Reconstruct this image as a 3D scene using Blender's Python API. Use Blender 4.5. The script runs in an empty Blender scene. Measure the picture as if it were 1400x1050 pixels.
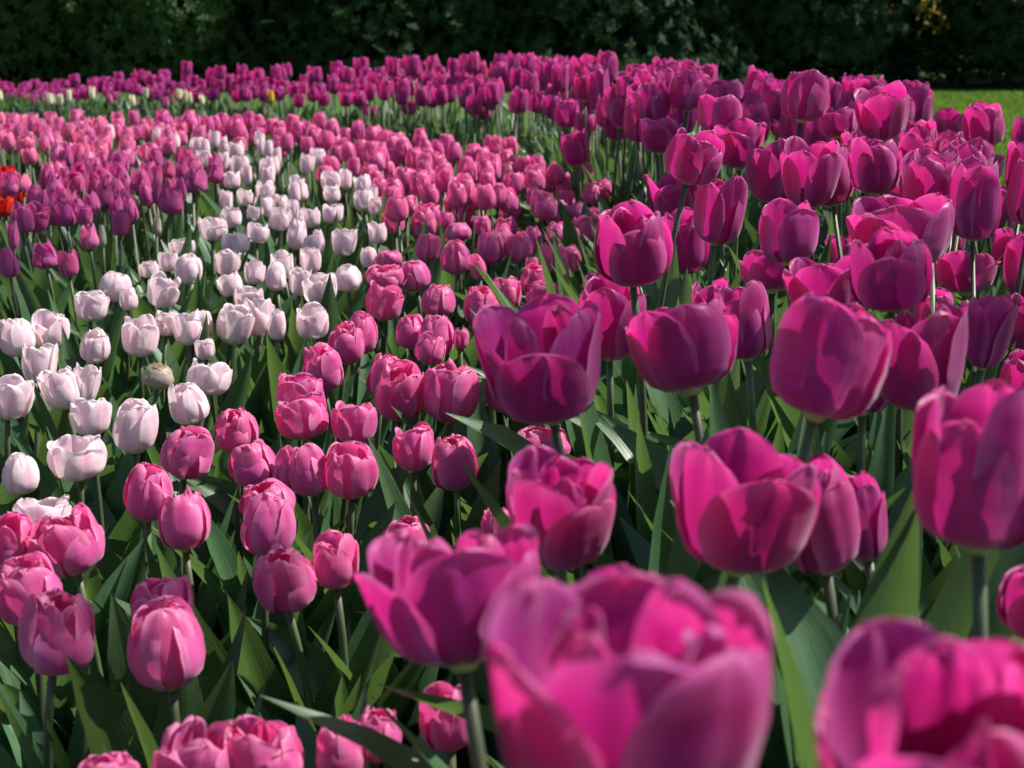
import bpy, math, random
from mathutils import Vector, Matrix, noise
R = math.radians
S = bpy.context.scene
COL = S.collection

# ------------------------------------------------------------------ camera, light, exposure
F = 2000.0                      # focal length in pixels of the 1400 px wide photograph
PITCH = math.atan(480 / F)
CAM_H = 0.88
cam_d = bpy.data.cameras.new('camera')
cam = bpy.data.objects.new('camera', cam_d); COL.objects.link(cam)
cam.location = (0, 0, CAM_H)
cam.rotation_euler = (R(90) - PITCH, 0, 0)
cam_d.sensor_width = 36; cam_d.lens = 36 * F / 1400
cam_d.clip_start = 0.02; cam_d.clip_end = 500
cam_d.dof.use_dof = True
cam_d.dof.focus_distance = 1.85
cam_d.dof.aperture_fstop = 10.0
S.camera = cam

SUN_AZ, SUN_EL = 78, 50         # degrees to the right of the view, above the horizon
sun_dir = Vector((math.sin(R(SUN_AZ)) * math.cos(R(SUN_EL)), math.cos(R(SUN_AZ)) * math.cos(R(SUN_EL)), math.sin(R(SUN_EL))))
world = bpy.data.worlds.new('World'); S.world = world; world.use_nodes = True
wn = world.node_tree
bg = wn.nodes['Background']
sky = wn.nodes.new('ShaderNodeTexSky'); sky.sky_type = 'NISHITA'; sky.sun_disc = False
sky.sun_elevation = R(SUN_EL); sky.sun_rotation = R(SUN_AZ)
wn.links.new(sky.outputs[0], bg.inputs[0]); bg.inputs[1].default_value = 0.062
sd = bpy.data.lights.new('sun', 'SUN'); sd.energy = 4.6; sd.angle = R(0.5); sd.color = (1.0, 0.95, 0.87)
sun = bpy.data.objects.new('sun', sd); COL.objects.link(sun)
sun.rotation_euler = sun_dir.to_track_quat('Z', 'Y').to_euler(); sun.location = (6, 6, 9)
S.view_settings.view_transform = 'Standard'; S.view_settings.look = 'None'
S.view_settings.gamma = 1; S.view_settings.exposure = 0.88

# ------------------------------------------------------------------ helpers
CP, SP = math.cos(PITCH), math.sin(PITCH)
def at(x, y, z):
    """the point that pixel (x, y) of the photograph shows at depth z"""
    a, b = (x - 700) / F, (525 - y) / F
    return Vector((a * z, (CP + b * SP) * z, CAM_H + (b * CP - SP) * z))
def project(p):
    q = Vector(p) - Vector((0, 0, CAM_H))
    z = q.y * CP - q.z * SP
    up = q.y * SP + q.z * CP
    return 700 + F * q.x / z, 525 - F * up / z, z

class MB:
    def __init__(self): self.v, self.f, self.uv, self.mi = [], [], [], []
    def grid(self, pts, nu, nv, uvs, mat=0):
        b = len(self.v); self.v += pts; self.uv += uvs
        for j in range(nv - 1):
            for i in range(nu - 1):
                a = b + j * nu + i
                self.f.append((a, a + 1, a + nu + 1, a + nu)); self.mi.append(mat)
    def tube(self, path, radii, n=8, mat=0, cap=True):
        b = len(self.v)
        for k, (p, r) in enumerate(zip(path, radii)):
            d = (path[min(k + 1, len(path) - 1)] - path[max(k - 1, 0)]).normalized()
            q = d.to_track_quat('Z', 'Y')
            for i in range(n):
                t = 2 * math.pi * i / n
                self.v.append(p + q @ Vector((math.cos(t) * r, math.sin(t) * r, 0)))
                self.uv.append((i / n, k / max(1, len(path) - 1)))
        for k in range(len(path) - 1):
            for i in range(n):
                j = (i + 1) % n
                self.f.append((b + k * n + i, b + k * n + j, b + (k + 1) * n + j, b + (k + 1) * n + i)); self.mi.append(mat)
        if cap:
            e = b + (len(path) - 1) * n
            self.f.append(tuple(e + i for i in range(n))); self.mi.append(mat)
    def add(self, other, mat=None, M=None):
        b = len(self.v)
        self.v += [M @ v for v in other.v] if M else other.v
        self.uv += other.uv
        self.f += [tuple(i + b for i in f) for f in other.f]
        self.mi += other.mi if mat is None else [mat] * len(other.f)
    def mesh(self, name, mats, smooth=True):
        me = bpy.data.meshes.new(name)
        me.from_pydata([tuple(v) for v in self.v], [], self.f)
        for m in mats: me.materials.append(m)
        if len(mats) > 1: me.polygons.foreach_set('material_index', self.mi)
        uvl = me.uv_layers.new(name='UVMap')
        li = [0] * len(me.loops); me.loops.foreach_get('vertex_index', li)
        flat = []
        for i in li: flat += self.uv[i]
        uvl.data.foreach_set('uv', flat)
        me.polygons.foreach_set('use_smooth', [smooth] * len(me.polygons))
        me.update()
        return me

def obj(name, me, parent=None, loc=None):
    o = bpy.data.objects.new(name, me); COL.objects.link(o)
    if parent: o.parent = parent
    if loc is not None: o.location = loc
    return o
def tag(o, label=None, cat=None, group=None, kind=None):
    if label: o['label'] = label
    if cat: o['category'] = cat
    if group: o['group'] = group
    if kind: o['kind'] = kind
    return o
def thing(name, label, cat, loc, group=None):
    o = bpy.data.objects.new(name, None); COL.objects.link(o); o.location = loc
    o.empty_display_size = 0.05
    return tag(o, label, cat, group)

def interp(tab, t):
    for (a, x), (b, y) in zip(tab, tab[1:]):
        if t <= b:
            k = (t - a) / (b - a); k = k * k * (3 - 2 * k) * 0.5 + k * 0.5
            return x + (y - x) * k
    return tab[-1][1]

# ------------------------------------------------------------------ materials
def new_mat(name):
    m = bpy.data.materials.new(name); m.use_nodes = True
    nt = m.node_tree; nt.nodes.clear()
    out = nt.nodes.new('ShaderNodeOutputMaterial')
    return m, nt, out
def N(nt, kind, **kw):
    n = nt.nodes.new(kind)
    for k, v in kw.items():
        if k.startswith('i_'): n.inputs[int(k[2:])].default_value = v
        else: setattr(n, k, v)
    return n
def ramp(nt, fac, stops):
    r = nt.nodes.new('ShaderNodeValToRGB')
    e = r.color_ramp.elements
    while len(e) < len(stops): e.new(0.5)
    for el, (p, c) in zip(e, stops): el.position = p; el.color = (*c, 1) if len(c) == 3 else c
    nt.links.new(fac, r.inputs[0]); return r.outputs[0]
def mix(nt, fac, a, b, mode='MIX'):
    m = nt.nodes.new('ShaderNodeMix'); m.data_type = 'RGBA'; m.blend_type = mode
    for idx, v in ((0, fac), (6, a), (7, b)):
        if hasattr(v, 'is_linked'): nt.links.new(v, m.inputs[idx])
        else: m.inputs[idx].default_value = (*v, 1) if isinstance(v, tuple) and len(v) == 3 else v
    return m.outputs[2]
def math_n(nt, op, a, b=None, c=None):
    m = nt.nodes.new('ShaderNodeMath'); m.operation = op
    for i, v in enumerate((a, b, c)):
        if v is None: continue
        if hasattr(v, 'is_linked'): nt.links.new(v, m.inputs[i])
        else: m.inputs[i].default_value = v
    return m.outputs[0]

def petal_mat(name, body, flush, edge, base, trans, tfac=0.42, hue=0.02, flush_amt=0.5, rough=0.42, base_h=0.16, val=0.12):
    m, nt, out = new_mat(name)
    uv = N(nt, 'ShaderNodeUVMap'); sep = N(nt, 'ShaderNodeSeparateXYZ'); nt.links.new(uv.outputs[0], sep.inputs[0])
    u, v = sep.outputs[0], sep.outputs[1]
    inf = N(nt, 'ShaderNodeObjectInfo')
    # veins that run along the petal and fan from its midrib
    mp = N(nt, 'ShaderNodeMapping'); mp.inputs[3].default_value = (22, 1.3, 1); nt.links.new(uv.outputs[0], mp.inputs[0])
    wv = N(nt, 'ShaderNodeTexNoise', noise_dimensions='4D'); wv.inputs['Scale'].default_value = 1.4; wv.inputs['Detail'].default_value = 3
    nt.links.new(mp.outputs[0], wv.inputs[0]); nt.links.new(math_n(nt, 'MULTIPLY', inf.outputs['Random'], 30.0), wv.inputs['W'])
    mp2 = N(nt, 'ShaderNodeMapping'); mp2.inputs[3].default_value = (3.0, 1.6, 1); nt.links.new(uv.outputs[0], mp2.inputs[0])
    bl = N(nt, 'ShaderNodeTexNoise', noise_dimensions='4D'); bl.inputs['Scale'].default_value = 1.5; bl.inputs['Detail'].default_value = 2
    nt.links.new(mp2.outputs[0], bl.inputs[0]); nt.links.new(math_n(nt, 'MULTIPLY', inf.outputs['Random'], 17.0), bl.inputs['W'])
    # flush along the middle of the petal
    au = math_n(nt, 'ABSOLUTE', math_n(nt, 'SUBTRACT', u, 0.5))
    mid = math_n(nt, 'SUBTRACT', 1.0, math_n(nt, 'MULTIPLY', au, 2.0))
    fl = math_n(nt, 'MULTIPLY', math_n(nt, 'POWER', mid, 1.2), math_n(nt, 'MULTIPLY_ADD', wv.outputs[0], 1.1, -0.05))
    fl = math_n(nt, 'MULTIPLY', fl, math_n(nt, 'MULTIPLY_ADD', bl.outputs[0], 1.6, -0.1)); fl = math_n(nt, 'MULTIPLY', fl, flush_amt * 2)
    clampn = N(nt, 'ShaderNodeClamp'); nt.links.new(fl, clampn.inputs[0])
    c = mix(nt, clampn.outputs[0], body, flush)
    # pale natural margin; the magenta edge also has rim light painted into its colour
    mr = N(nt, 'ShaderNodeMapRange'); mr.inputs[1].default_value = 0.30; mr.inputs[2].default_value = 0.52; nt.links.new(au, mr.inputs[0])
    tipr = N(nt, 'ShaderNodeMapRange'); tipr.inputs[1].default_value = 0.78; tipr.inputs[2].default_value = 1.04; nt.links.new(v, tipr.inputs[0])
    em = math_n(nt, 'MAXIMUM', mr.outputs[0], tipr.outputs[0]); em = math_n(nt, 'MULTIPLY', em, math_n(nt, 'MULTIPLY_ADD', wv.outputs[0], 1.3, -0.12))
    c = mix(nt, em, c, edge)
    br = N(nt, 'ShaderNodeMapRange'); br.inputs[1].default_value = base_h; br.inputs[2].default_value = 0.02; nt.links.new(v, br.inputs[0])
    c = mix(nt, math_n(nt, 'MULTIPLY', br.outputs[0], 0.8), c, base)
    hs = N(nt, 'ShaderNodeHueSaturation')
    nt.links.new(math_n(nt, 'MULTIPLY_ADD', inf.outputs['Random'], hue, 0.5 - hue / 2), hs.inputs['Hue'])
    nt.links.new(math_n(nt, 'ADD', math_n(nt, 'MULTIPLY_ADD', wv.outputs[0], 0.62, 0.70 - val / 2), math_n(nt, 'MULTIPLY', inf.outputs['Random'], val)), hs.inputs['Value'])
    nt.links.new(c, hs.inputs['Color'])
    c = hs.outputs[0]
    bp = N(nt, 'ShaderNodeBump'); bp.inputs['Strength'].default_value = 0.22; bp.inputs['Distance'].default_value = 0.0012
    nt.links.new(wv.outputs[0], bp.inputs['Height'])
    p = N(nt, 'ShaderNodeBsdfPrincipled'); nt.links.new(c, p.inputs['Base Color']); p.inputs['Roughness'].default_value = rough
    p.inputs['Specular IOR Level'].default_value = 0.35
    p.inputs['Sheen Weight'].default_value = 0.25; p.inputs['Sheen Roughness'].default_value = 0.4
    nt.links.new(bp.outputs[0], p.inputs['Normal'])
    t = N(nt, 'ShaderNodeBsdfTranslucent')
    nt.links.new(mix(nt, 0.55, c, trans), t.inputs[0]); nt.links.new(bp.outputs[0], t.inputs[1])
    ms = N(nt, 'ShaderNodeMixShader')
    thin = N(nt, 'ShaderNodeMapRange'); thin.inputs[1].default_value = 0.08; thin.inputs[2].default_value = 0.85; thin.inputs[3].default_value = tfac * 0.25; thin.inputs[4].default_value = tfac * 1.25
    nt.links.new(v, thin.inputs[0]); nt.links.new(thin.outputs[0], ms.inputs[0])
    nt.links.new(p.outputs[0], ms.inputs[1]); nt.links.new(t.outputs[0], ms.inputs[2]); nt.links.new(ms.outputs[0], out.inputs[0])
    return m

def leaf_mat(name, a, b, trans, tfac=0.3, rough=0.4, veins=26, spec=0.45):
    m, nt, out = new_mat(name)
    uv = N(nt, 'ShaderNodeUVMap'); inf = N(nt, 'ShaderNodeObjectInfo')
    mp = N(nt, 'ShaderNodeMapping'); mp.inputs[3].default_value = (veins, 1.0, 1); nt.links.new(uv.outputs[0], mp.inputs[0])
    n1 = N(nt, 'ShaderNodeTexNoise', noise_dimensions='4D'); n1.inputs['Scale'].default_value = 1.3; n1.inputs['Detail'].default_value = 2
    nt.links.new(mp.outputs[0], n1.inputs[0]); nt.links.new(math_n(nt, 'MULTIPLY', inf.outputs['Random'], 40.0), n1.inputs['W'])
    tc = N(nt, 'ShaderNodeTexCoord')
    n2 = N(nt, 'ShaderNodeTexNoise'); n2.inputs['Scale'].default_value = 22; n2.inputs['Detail'].default_value = 3; nt.links.new(tc.outputs['Object'], n2.inputs[0])
    c = mix(nt, ramp(nt, n2.outputs[0], [(0.3, (0, 0, 0)), (0.7, (1, 1, 1))]), a, b)
    hs = N(nt, 'ShaderNodeHueSaturation')
    nt.links.new(math_n(nt, 'MULTIPLY_ADD', inf.outputs['Random'], 0.04, 0.48), hs.inputs['Hue'])
    nt.links.new(math_n(nt, 'ADD', math_n(nt, 'MULTIPLY_ADD', n1.outputs[0], 0.9, 0.3), math_n(nt, 'MULTIPLY', inf.outputs['Random'], 0.5)), hs.inputs['Value'])
    nt.links.new(c, hs.inputs['Color']); c = hs.outputs[0]
    bp = N(nt, 'ShaderNodeBump'); bp.inputs['Strength'].default_value = 0.5; bp.inputs['Distance'].default_value = 0.001; nt.links.new(n1.outputs[0], bp.inputs['Height'])
    p = N(nt, 'ShaderNodeBsdfPrincipled'); nt.links.new(c, p.inputs['Base Color']); p.inputs['Roughness'].default_value = rough
    p.inputs['Specular IOR Level'].default_value = spec; nt.links.new(bp.outputs[0], p.inputs['Normal'])
    t = N(nt, 'ShaderNodeBsdfTranslucent'); nt.links.new(mix(nt, 0.6, c, trans), t.inputs[0]); nt.links.new(bp.outputs[0], t.inputs[1])
    ms = N(nt, 'ShaderNodeMixShader'); ms.inputs[0].default_value = tfac
    nt.links.new(p.outputs[0], ms.inputs[1]); nt.links.new(t.outputs[0], ms.inputs[2]); nt.links.new(ms.outputs[0], out.inputs[0])
    return m

def plain_mat(name, stops, scale=30, rough=0.6, coord='Object', bump=0.0, detail=4):
    m, nt, out = new_mat(name)
    tc = N(nt, 'ShaderNodeTexCoord'); n = N(nt, 'ShaderNodeTexNoise'); n.inputs['Scale'].default_value = scale; n.inputs['Detail'].default_value = detail
    nt.links.new(tc.outputs[coord], n.inputs[0])
    p = N(nt, 'ShaderNodeBsdfPrincipled'); p.inputs['Roughness'].default_value = rough
    nt.links.new(ramp(nt, n.outputs[0], stops), p.inputs['Base Color'])
    if bump:
        b = N(nt, 'ShaderNodeBump'); b.inputs['Strength'].default_value = bump; b.inputs['Distance'].default_value = 0.02
        nt.links.new(n.outputs[0], b.inputs['Height']); nt.links.new(b.outputs[0], p.inputs['Normal'])
    nt.links.new(p.outputs[0], out.inputs[0])
    return m

PET = {
    'magenta': petal_mat('magenta_petal', (0.43, 0.032, 0.255), (0.26, 0.006, 0.13), (0.74, 0.24, 0.54), (0.62, 0.44, 0.46), (0.95, 0.02, 0.30), 0.41, 0.03, 0.8, base_h=0.1),  # edge colour also carries the sky's violet tint on the rims
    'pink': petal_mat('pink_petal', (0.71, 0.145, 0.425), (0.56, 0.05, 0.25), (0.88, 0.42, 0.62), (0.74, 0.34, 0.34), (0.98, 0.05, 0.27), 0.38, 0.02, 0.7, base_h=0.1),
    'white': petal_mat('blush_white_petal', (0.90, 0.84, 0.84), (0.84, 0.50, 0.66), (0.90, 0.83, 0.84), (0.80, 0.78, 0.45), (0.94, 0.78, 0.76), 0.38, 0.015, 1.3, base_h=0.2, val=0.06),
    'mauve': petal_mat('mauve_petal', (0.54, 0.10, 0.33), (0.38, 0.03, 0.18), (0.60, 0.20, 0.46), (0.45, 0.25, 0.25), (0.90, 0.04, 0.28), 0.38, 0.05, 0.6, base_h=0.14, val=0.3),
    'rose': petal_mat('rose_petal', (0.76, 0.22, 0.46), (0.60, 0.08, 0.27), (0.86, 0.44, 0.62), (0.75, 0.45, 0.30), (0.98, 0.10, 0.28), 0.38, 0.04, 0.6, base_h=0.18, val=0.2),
    'red': petal_mat('red_petal', (0.62, 0.008, 0.008), (0.50, 0.004, 0.006), (0.80, 0.10, 0.02), (0.7, 0.3, 0.03), (0.95, 0.02, 0.01), 0.35, 0.02, 0.4),
    'orange': petal_mat('orange_petal', (0.75, 0.16, 0.012), (0.65, 0.08, 0.01), (0.85, 0.4, 0.03), (0.7, 0.4, 0.03), (0.98, 0.25, 0.01), 0.35, 0.03, 0.4),
    'cream': petal_mat('cream_petal', (0.84, 0.80, 0.58), (0.80, 0.76, 0.42), (0.86, 0.84, 0.7), (0.6, 0.7, 0.3), (0.9, 0.85, 0.5), 0.35, 0.03, 0.4),
    'yellow': petal_mat('yellow_petal', (0.80, 0.55, 0.02), (0.75, 0.42, 0.01), (0.85, 0.65, 0.1), (0.6, 0.5, 0.1), (0.95, 0.65, 0.02), 0.35, 0.02, 0.4),
    'green': petal_mat('green_bud_petal', (0.50, 0.47, 0.36), (0.50, 0.22, 0.32), (0.4, 0.3, 0.2), (0.2, 0.3, 0.1), (0.5, 0.4, 0.15), 0.3, 0.02, 0.5),
}
LEAF = leaf_mat('tulip_leaf', (0.040, 0.098, 0.042), (0.062, 0.132, 0.056), (0.24, 0.42, 0.07), 0.27, 0.38)
STEM = leaf_mat('tulip_stem', (0.075, 0.125, 0.045), (0.10, 0.15, 0.06), (0.2, 0.35, 0.06), 0.12, 0.45, 4)
STEM_D = leaf_mat('dusky_stem', (0.055, 0.075, 0.040), (0.085, 0.10, 0.055), (0.2, 0.3, 0.06), 0.10, 0.45, 4)
PISTIL = plain_mat('pistil', [(0.3, (0.30, 0.34, 0.10)), (0.7, (0.42, 0.40, 0.16))], 80, 0.5)
ANTHER = plain_mat('anther', [(0.3, (0.03, 0.015, 0.03)), (0.7, (0.06, 0.03, 0.05))], 80, 0.7)

# ------------------------------------------------------------------ petals, blooms, leaves
PROF = {   # radius along the petal, from its base (0) to its tip (1), for closed and open blooms
    'closed': ([(0, .10), (.10, .50), (.25, .86), (.42, 1.0), (.62, .98), (.80, .82), (.93, .58), (1, .40)], [(0, 0), (.10, .03), (.25, .16), (.42, .36), (.62, .60), (.80, .82), (.93, .955), (1, 1)]),
    'cup':    ([(0, .10), (.10, .54), (.25, .86), (.42, .98), (.62, 1.0), (.80, .94), (.93, .84), (1, .76)], [(0, 0), (.10, .03), (.25, .15), (.42, .34), (.62, .58), (.80, .80), (.93, .94), (1, 1)]),
    'open':   ([(0, .10), (.10, .48), (.25, .76), (.42, .90), (.62, .98), (.80, 1.01), (.93, 1.0), (1, .97)], [(0, 0), (.10, .035), (.25, .15), (.42, .34), (.62, .58), (.80, .80), (.93, .94), (1, 1)]),
    'point':  ([(0, .12), (.10, .55), (.25, .90), (.42, 1.0), (.62, .88), (.80, .66), (.93, .50), (1, .46)], [(0, 0), (.10, .03), (.25, .15), (.42, .34), (.62, .58), (.80, .80), (.93, .94), (1, 1)]),
}
def petal(rnd, RR, HH, style, inner, nu=9, nv=13, mixw=0.0, wide=1.0, ruffle=1.0):
    """one petal standing on the bloom's base, midrib in the +X half plane"""
    rt, zt = PROF[style]
    ro, zo = PROF['open']
    mb = MB()
    lean = rnd.uniform(-0.05, 0.07) + mixw * 0.04
    hs = rnd.uniform(0.74, 1.0) if not inner else rnd.uniform(0.90, 1.03)
    rs = (0.90 if inner else 1.0) * rnd.uniform(0.96, 1.04)
    cre = [(rnd.uniform(-0.8, 0.8), rnd.uniform(0.05, 0.12), rnd.uniform(-0.03, 0.03), rnd.uniform(-0.3, 0.3)) for _ in range(5)]
    ph = [rnd.uniform(0, 6.28) for _ in range(8)]
    skew = rnd.uniform(-0.05, 0.05)
    curl = rnd.uniform(-0.05, 0.12)
    tipin = rnd.uniform(-0.10, 0.10)
    notch = rnd.uniform(0, 0.05)
    pw = rnd.uniform(2.1, 2.9) if style != 'point' else 1.55
    pe = 0.55 if style != 'point' else 0.95
    W = RR * wide * rnd.uniform(0.86, 1.0) * (0.95 if inner else 1.0)
    pts, uvs = [], []
    for j in range(nv):
        s = j / (nv - 1); v = 1 - (1 - s) ** 1.35
        r = interp(rt, v) * (1 - mixw) + interp(ro, v) * mixw
        z = interp(zt, v)
        r = r * RR * rs + lean * RR * v * v + tipin * RR * max(0, v - 0.6)
        z = z * HH * hs
        if v < 0.5: w = interp([(0, .26), (.1, .50), (.25, .80), (.5, 1.0)], v)
        else: w = max(0.0, 1 - ((v - 0.5) / 0.5) ** pw) ** pe
        w = max(w * W, 0.0004)
        Rc = max(r, 0.45 * RR * min(1, v * 3 + 0.25)) * 1.04
        for i in range(nu):
            u = -1 + 2 * i / (nu - 1)
            a = u * w / Rc
            x = r - Rc * (1 - math.cos(a)); y = Rc * math.sin(a) + skew * RR * v
            g = -0.045 * RR * math.exp(-(u / 0.16) ** 2) * min(1, v * 3)
            rf = ruffle * RR * v * v * (0.035 * math.sin(3.1 * u + ph[0] + 4 * v) + 0.03 * abs(u) * math.sin(9 * v + 3 * u + ph[1]) + 0.02 * math.sin(6.5 * u + ph[2]) * v)
            e = curl * RR * u ** 4 * v
            for cu, cw, ca, cs in cre: g += ca * RR * ruffle * math.exp(-((u - cu * v - cs * (v - 0.5)) / cw) ** 2) * min(1, v * 2.2)
            x += g + rf + e
            zz = z + HH * (0.012 * math.sin(7 * u + ph[3]) * v ** 3 * ruffle - notch * math.exp(-(u / 0.3) ** 2) * v ** 12 - 0.02 * u * u * v)
            pts.append(Vector((x, y, zz))); uvs.append((i / (nu - 1), v))
    mb.grid(pts, nu, nv, uvs)
    return mb
def petal_set(rnd, RR, HH, style, n_extra=0, mixw=0.0, nu=9, nv=13, ruffle=1.0):
    out = petal_list(rnd, RR, HH, style, n_extra, mixw, nu, nv, ruffle)
    # bring the whole bloom to the asked width and height
    rm = sorted(max(math.hypot(v.x, v.y) for v in p.v) for p, _ in out)[-2]; zm = max(max(v.z for v in p.v) for p, _ in out)
    kr, kz = RR / rm, HH / zm
    for p, _ in out: p.v = [Vector((v.x * kr, v.y * kr, v.z * kz)) for v in p.v]
    return out
def petal_list(rnd, RR, HH, style, n_extra, mixw, nu, nv, ruffle):
    if style == 'closed': mixw = rnd.choice((0, 0, 0.1, 0.25, 0.4))
    t0 = rnd.uniform(0, 6.28)
    out = []
    for k in range(6):
        inner = k >= 3
        p = petal(rnd, RR, HH, style, inner, nu, nv, min(1, max(0, mixw + rnd.uniform(-0.25, 0.3))), ruffle=ruffle)
        out.append((p, Matrix.Rotation(t0 + k % 3 * 2.0944 + (1.0472 if inner else 0) + rnd.uniform(-0.2, 0.2), 4, 'Z')))
    for k in range(n_extra):
        p = petal(rnd, RR * 0.72, HH * 0.99, 'cup', True, nu, nv, 0, 0.8, ruffle * 2.2)
        out.append((p, Matrix.Rotation(t0 + 0.5 + k * 6.28 / n_extra + rnd.uniform(-0.2, 0.2), 4, 'Z')))
    return out
def heart(RR, HH):
    """the bloom's own mesh: the swelling on the stem, the pistil and six stamens"""
    mb = MB()
    mb.tube([Vector((0, 0, z * RR)) for z in (-0.10, 0.0, 0.08, 0.2)], [RR * 0.13, RR * 0.2, RR * 0.17, RR * 0.1], 10, 0)
    mb.tube([Vector((0, 0, z * HH)) for z in (0.04, 0.2, 0.34, 0.38, 0.40)], [RR * 0.10, RR * 0.13, RR * 0.11, RR * 0.2, RR * 0.12], 8, 0)
    for k in range(6):
        t = k * 1.047
        d = Vector((math.cos(t), math.sin(t), 0))
        mb.tube([d * RR * 0.12 + Vector((0, 0, HH * 0.04)), d * RR * 0.24 + Vector((0, 0, HH * 0.2))], [RR * 0.03, RR * 0.02], 5, 0)
        mb.tube([d * RR * 0.24 + Vector((0, 0, HH * 0.19)), d * RR * 0.26 + Vector((0, 0, HH * 0.26)), d * RR * 0.27 + Vector((0, 0, HH * 0.34))], [RR * 0.02, RR * 0.05, RR * 0.02], 6, 1)
    return mb

def leaf_mb(rnd, L, W, bend, nu=7, nv=15):
    """a strap shaped tulip leaf rising from the origin, leaning towards +X"""
    mb = MB(); pts, uvs = [], []
    a0 = rnd.uniform(R(3), R(12)); tw = rnd.uniform(-0.9, 0.9); ph = [rnd.uniform(0, 6.28) for _ in range(4)]
    foldtop = rnd.uniform(0.12, 0.55); side = rnd.uniform(-0.25, 0.25); wav = rnd.uniform(0.3, 1.2)
    p = Vector((0.004, 0, 0)); d = 1 / (nv - 1)
    kink = rnd.uniform(1.3, 2.6)
    for j in range(nv):
        v = j * d
        ang = a0 + bend * v ** kink
        t = Vector((math.sin(ang), side * v, math.cos(ang))).normalized()
        if j: p = p + t * L * d
        nrm = Vector((-math.cos(ang), 0, math.sin(ang)))
        lat = t.cross(nrm).normalized(); nrm = lat.cross(t)
        tv = tw * v
        lat, nrm = lat * math.cos(tv) + nrm * math.sin(tv), nrm * math.cos(tv) - lat * math.sin(tv)
        w = W * interp([(0, .30), (.12, .62), (.35, 1.0), (.6, .84), (.85, .38), (1, 0.012)], v)
        fold = R(62) * (1 - v) ** 1.4 + foldtop
        for i in range(nu):
            u = -1 + 2 * i / (nu - 1)
            au = abs(u)
            q = p + lat * (u * w * math.cos(fold * (0.55 + 0.45 * au))) + nrm * (au ** 1.35 * w * math.sin(fold))
            q += nrm * (W * 0.10 * wav * au * math.sin(9 * v + 2.2 * u + ph[0]) * math.sin(3.14 * v))
            pts.append(q); uvs.append((i / (nu - 1), v))
    mb.grid(pts, nu, nv, uvs)
    return mb

def stem_mb(rnd, top, rad, n=8, nv=9):
    mb = MB(); pth = []
    b = Vector((rnd.uniform(-1, 1), rnd.uniform(-1, 1), 0)) * 0.055 * top.length
    for k in range(nv):
        t = k / (nv - 1)
        pth.append(Vector((top.x * t ** 1.6, top.y * t ** 1.6, top.z * t)) + b * math.sin(math.pi * t) * t)
    mb.tube(pth, [rad * (1.15 - 0.25 * k / (nv - 1)) for k in range(nv)], n)
    return mb, (pth[-1] - pth[-2]).normalized()

LEAVES = {}
def leaf_data(kind, rnd):
    """a small stock of leaf meshes per kind; every leaf object picks one"""
    if kind not in LEAVES:
        r = random.Random(len(LEAVES) * 7 + 3); LEAVES[kind] = []
        for k in range(14):
            if kind == 'short': L, W = r.uniform(0.85, 1.0), r.uniform(0.078, 0.128)
            else: L, W = r.uniform(0.85, 1.0), r.uniform(0.072, 0.115)
            b = r.choice((0.10, 0.2, 0.3, 0.45, 0.6, 0.85)) * r.uniform(0.8, 1.2)
            LEAVES[kind].append(leaf_mb(r, L, W, b).mesh('leaf', [LEAF]))
    return rnd.choice(LEAVES[kind])

SIZES = {'magenta': (0.074, 1.08), 'pink': (0.055, 1.12), 'white': (0.053, 1.10), 'mauve': (0.046, 1.35)}
PLACED = []
def plant_near(kind, x, y, w, h, style, label, group, seed, z, n_leaf=3, leaf_scale=1.0, mixw=0.0, extra=0, petals=True, pet=None, tilt=0.1, name=None, lean_x=0):
    rnd = random.Random(seed)
    c = at(x, y, z)
    RR = 0.5 * w * z / F; HH = h * z / F
    dn = PITCH + math.atan((y - 525) / F)                # how steeply the line of sight falls on this bloom
    HH = max(HH * 0.62, (HH - 2 * RR * math.sin(dn) * (0.30 + 0.25 * (style == 'open'))) / math.cos(dn))
    top = Vector((c.x, c.y, c.z - HH * 0.5))
    lean = Vector((rnd.uniform(-1, 1), rnd.uniform(-1, 1), 0)) * 0.07 * max(top.z, 0.2) + Vector((lean_x, 0, 0))
    base = Vector((top.x - lean.x, top.y - lean.y, 0))
    root = thing(name or kind_name(kind), label, 'tulip', base, group)
    st, d = stem_mb(rnd, top - base, {'magenta': 0.0043, 'pink': 0.0042, 'white': 0.0040, 'mauve': 0.0034}.get(kind, 0.0036))
    obj('stem', st.mesh('stem', [STEM_D if rnd.random() < 0.6 else STEM]), root)
    d = (d + Vector((rnd.uniform(-1, 1), rnd.uniform(-1, 1), 0)) * tilt).normalized()
    rot = d.to_track_quat('Z', 'Y')
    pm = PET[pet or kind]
    if petals:
        bl = obj('bloom', heart(RR, HH).mesh('bloom', [PISTIL, ANTHER]), root, top - base)
        bl.rotation_mode = 'QUATERNION'; bl.rotation_quaternion = rot
        big = w > 110
        for p, M in petal_set(rnd, RR, HH, style, extra, mixw, 15 if big else 11, 22 if big else 15, 1.1 if kind == 'magenta' else 1.8):
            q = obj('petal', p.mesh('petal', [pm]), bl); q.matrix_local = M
    else:
        mb = MB()
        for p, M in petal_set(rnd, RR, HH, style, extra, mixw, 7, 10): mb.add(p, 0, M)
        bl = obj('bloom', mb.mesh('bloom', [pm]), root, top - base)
        bl.rotation_mode = 'QUATERNION'; bl.rotation_quaternion = rot
    lk = 'long' if kind == 'magenta' else 'short'
    t0 = rnd.uniform(0, 6.28)
    for k in range(n_leaf):
        lf = obj('leaf', leaf_data(lk, rnd), root)
        lf.rotation_euler = (0, 0, t0 + k * (6.28 / n_leaf) + rnd.uniform(-0.5, 0.5))
        s = leaf_scale * rnd.uniform(0.74, 1.08) * max(0.30, min(0.56, top.z * (0.92 if kind == 'magenta' else 1.13)))
        lf.scale = (s, s, s)
    PLACED.append((kind, x, y, w, z))
    return root
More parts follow.
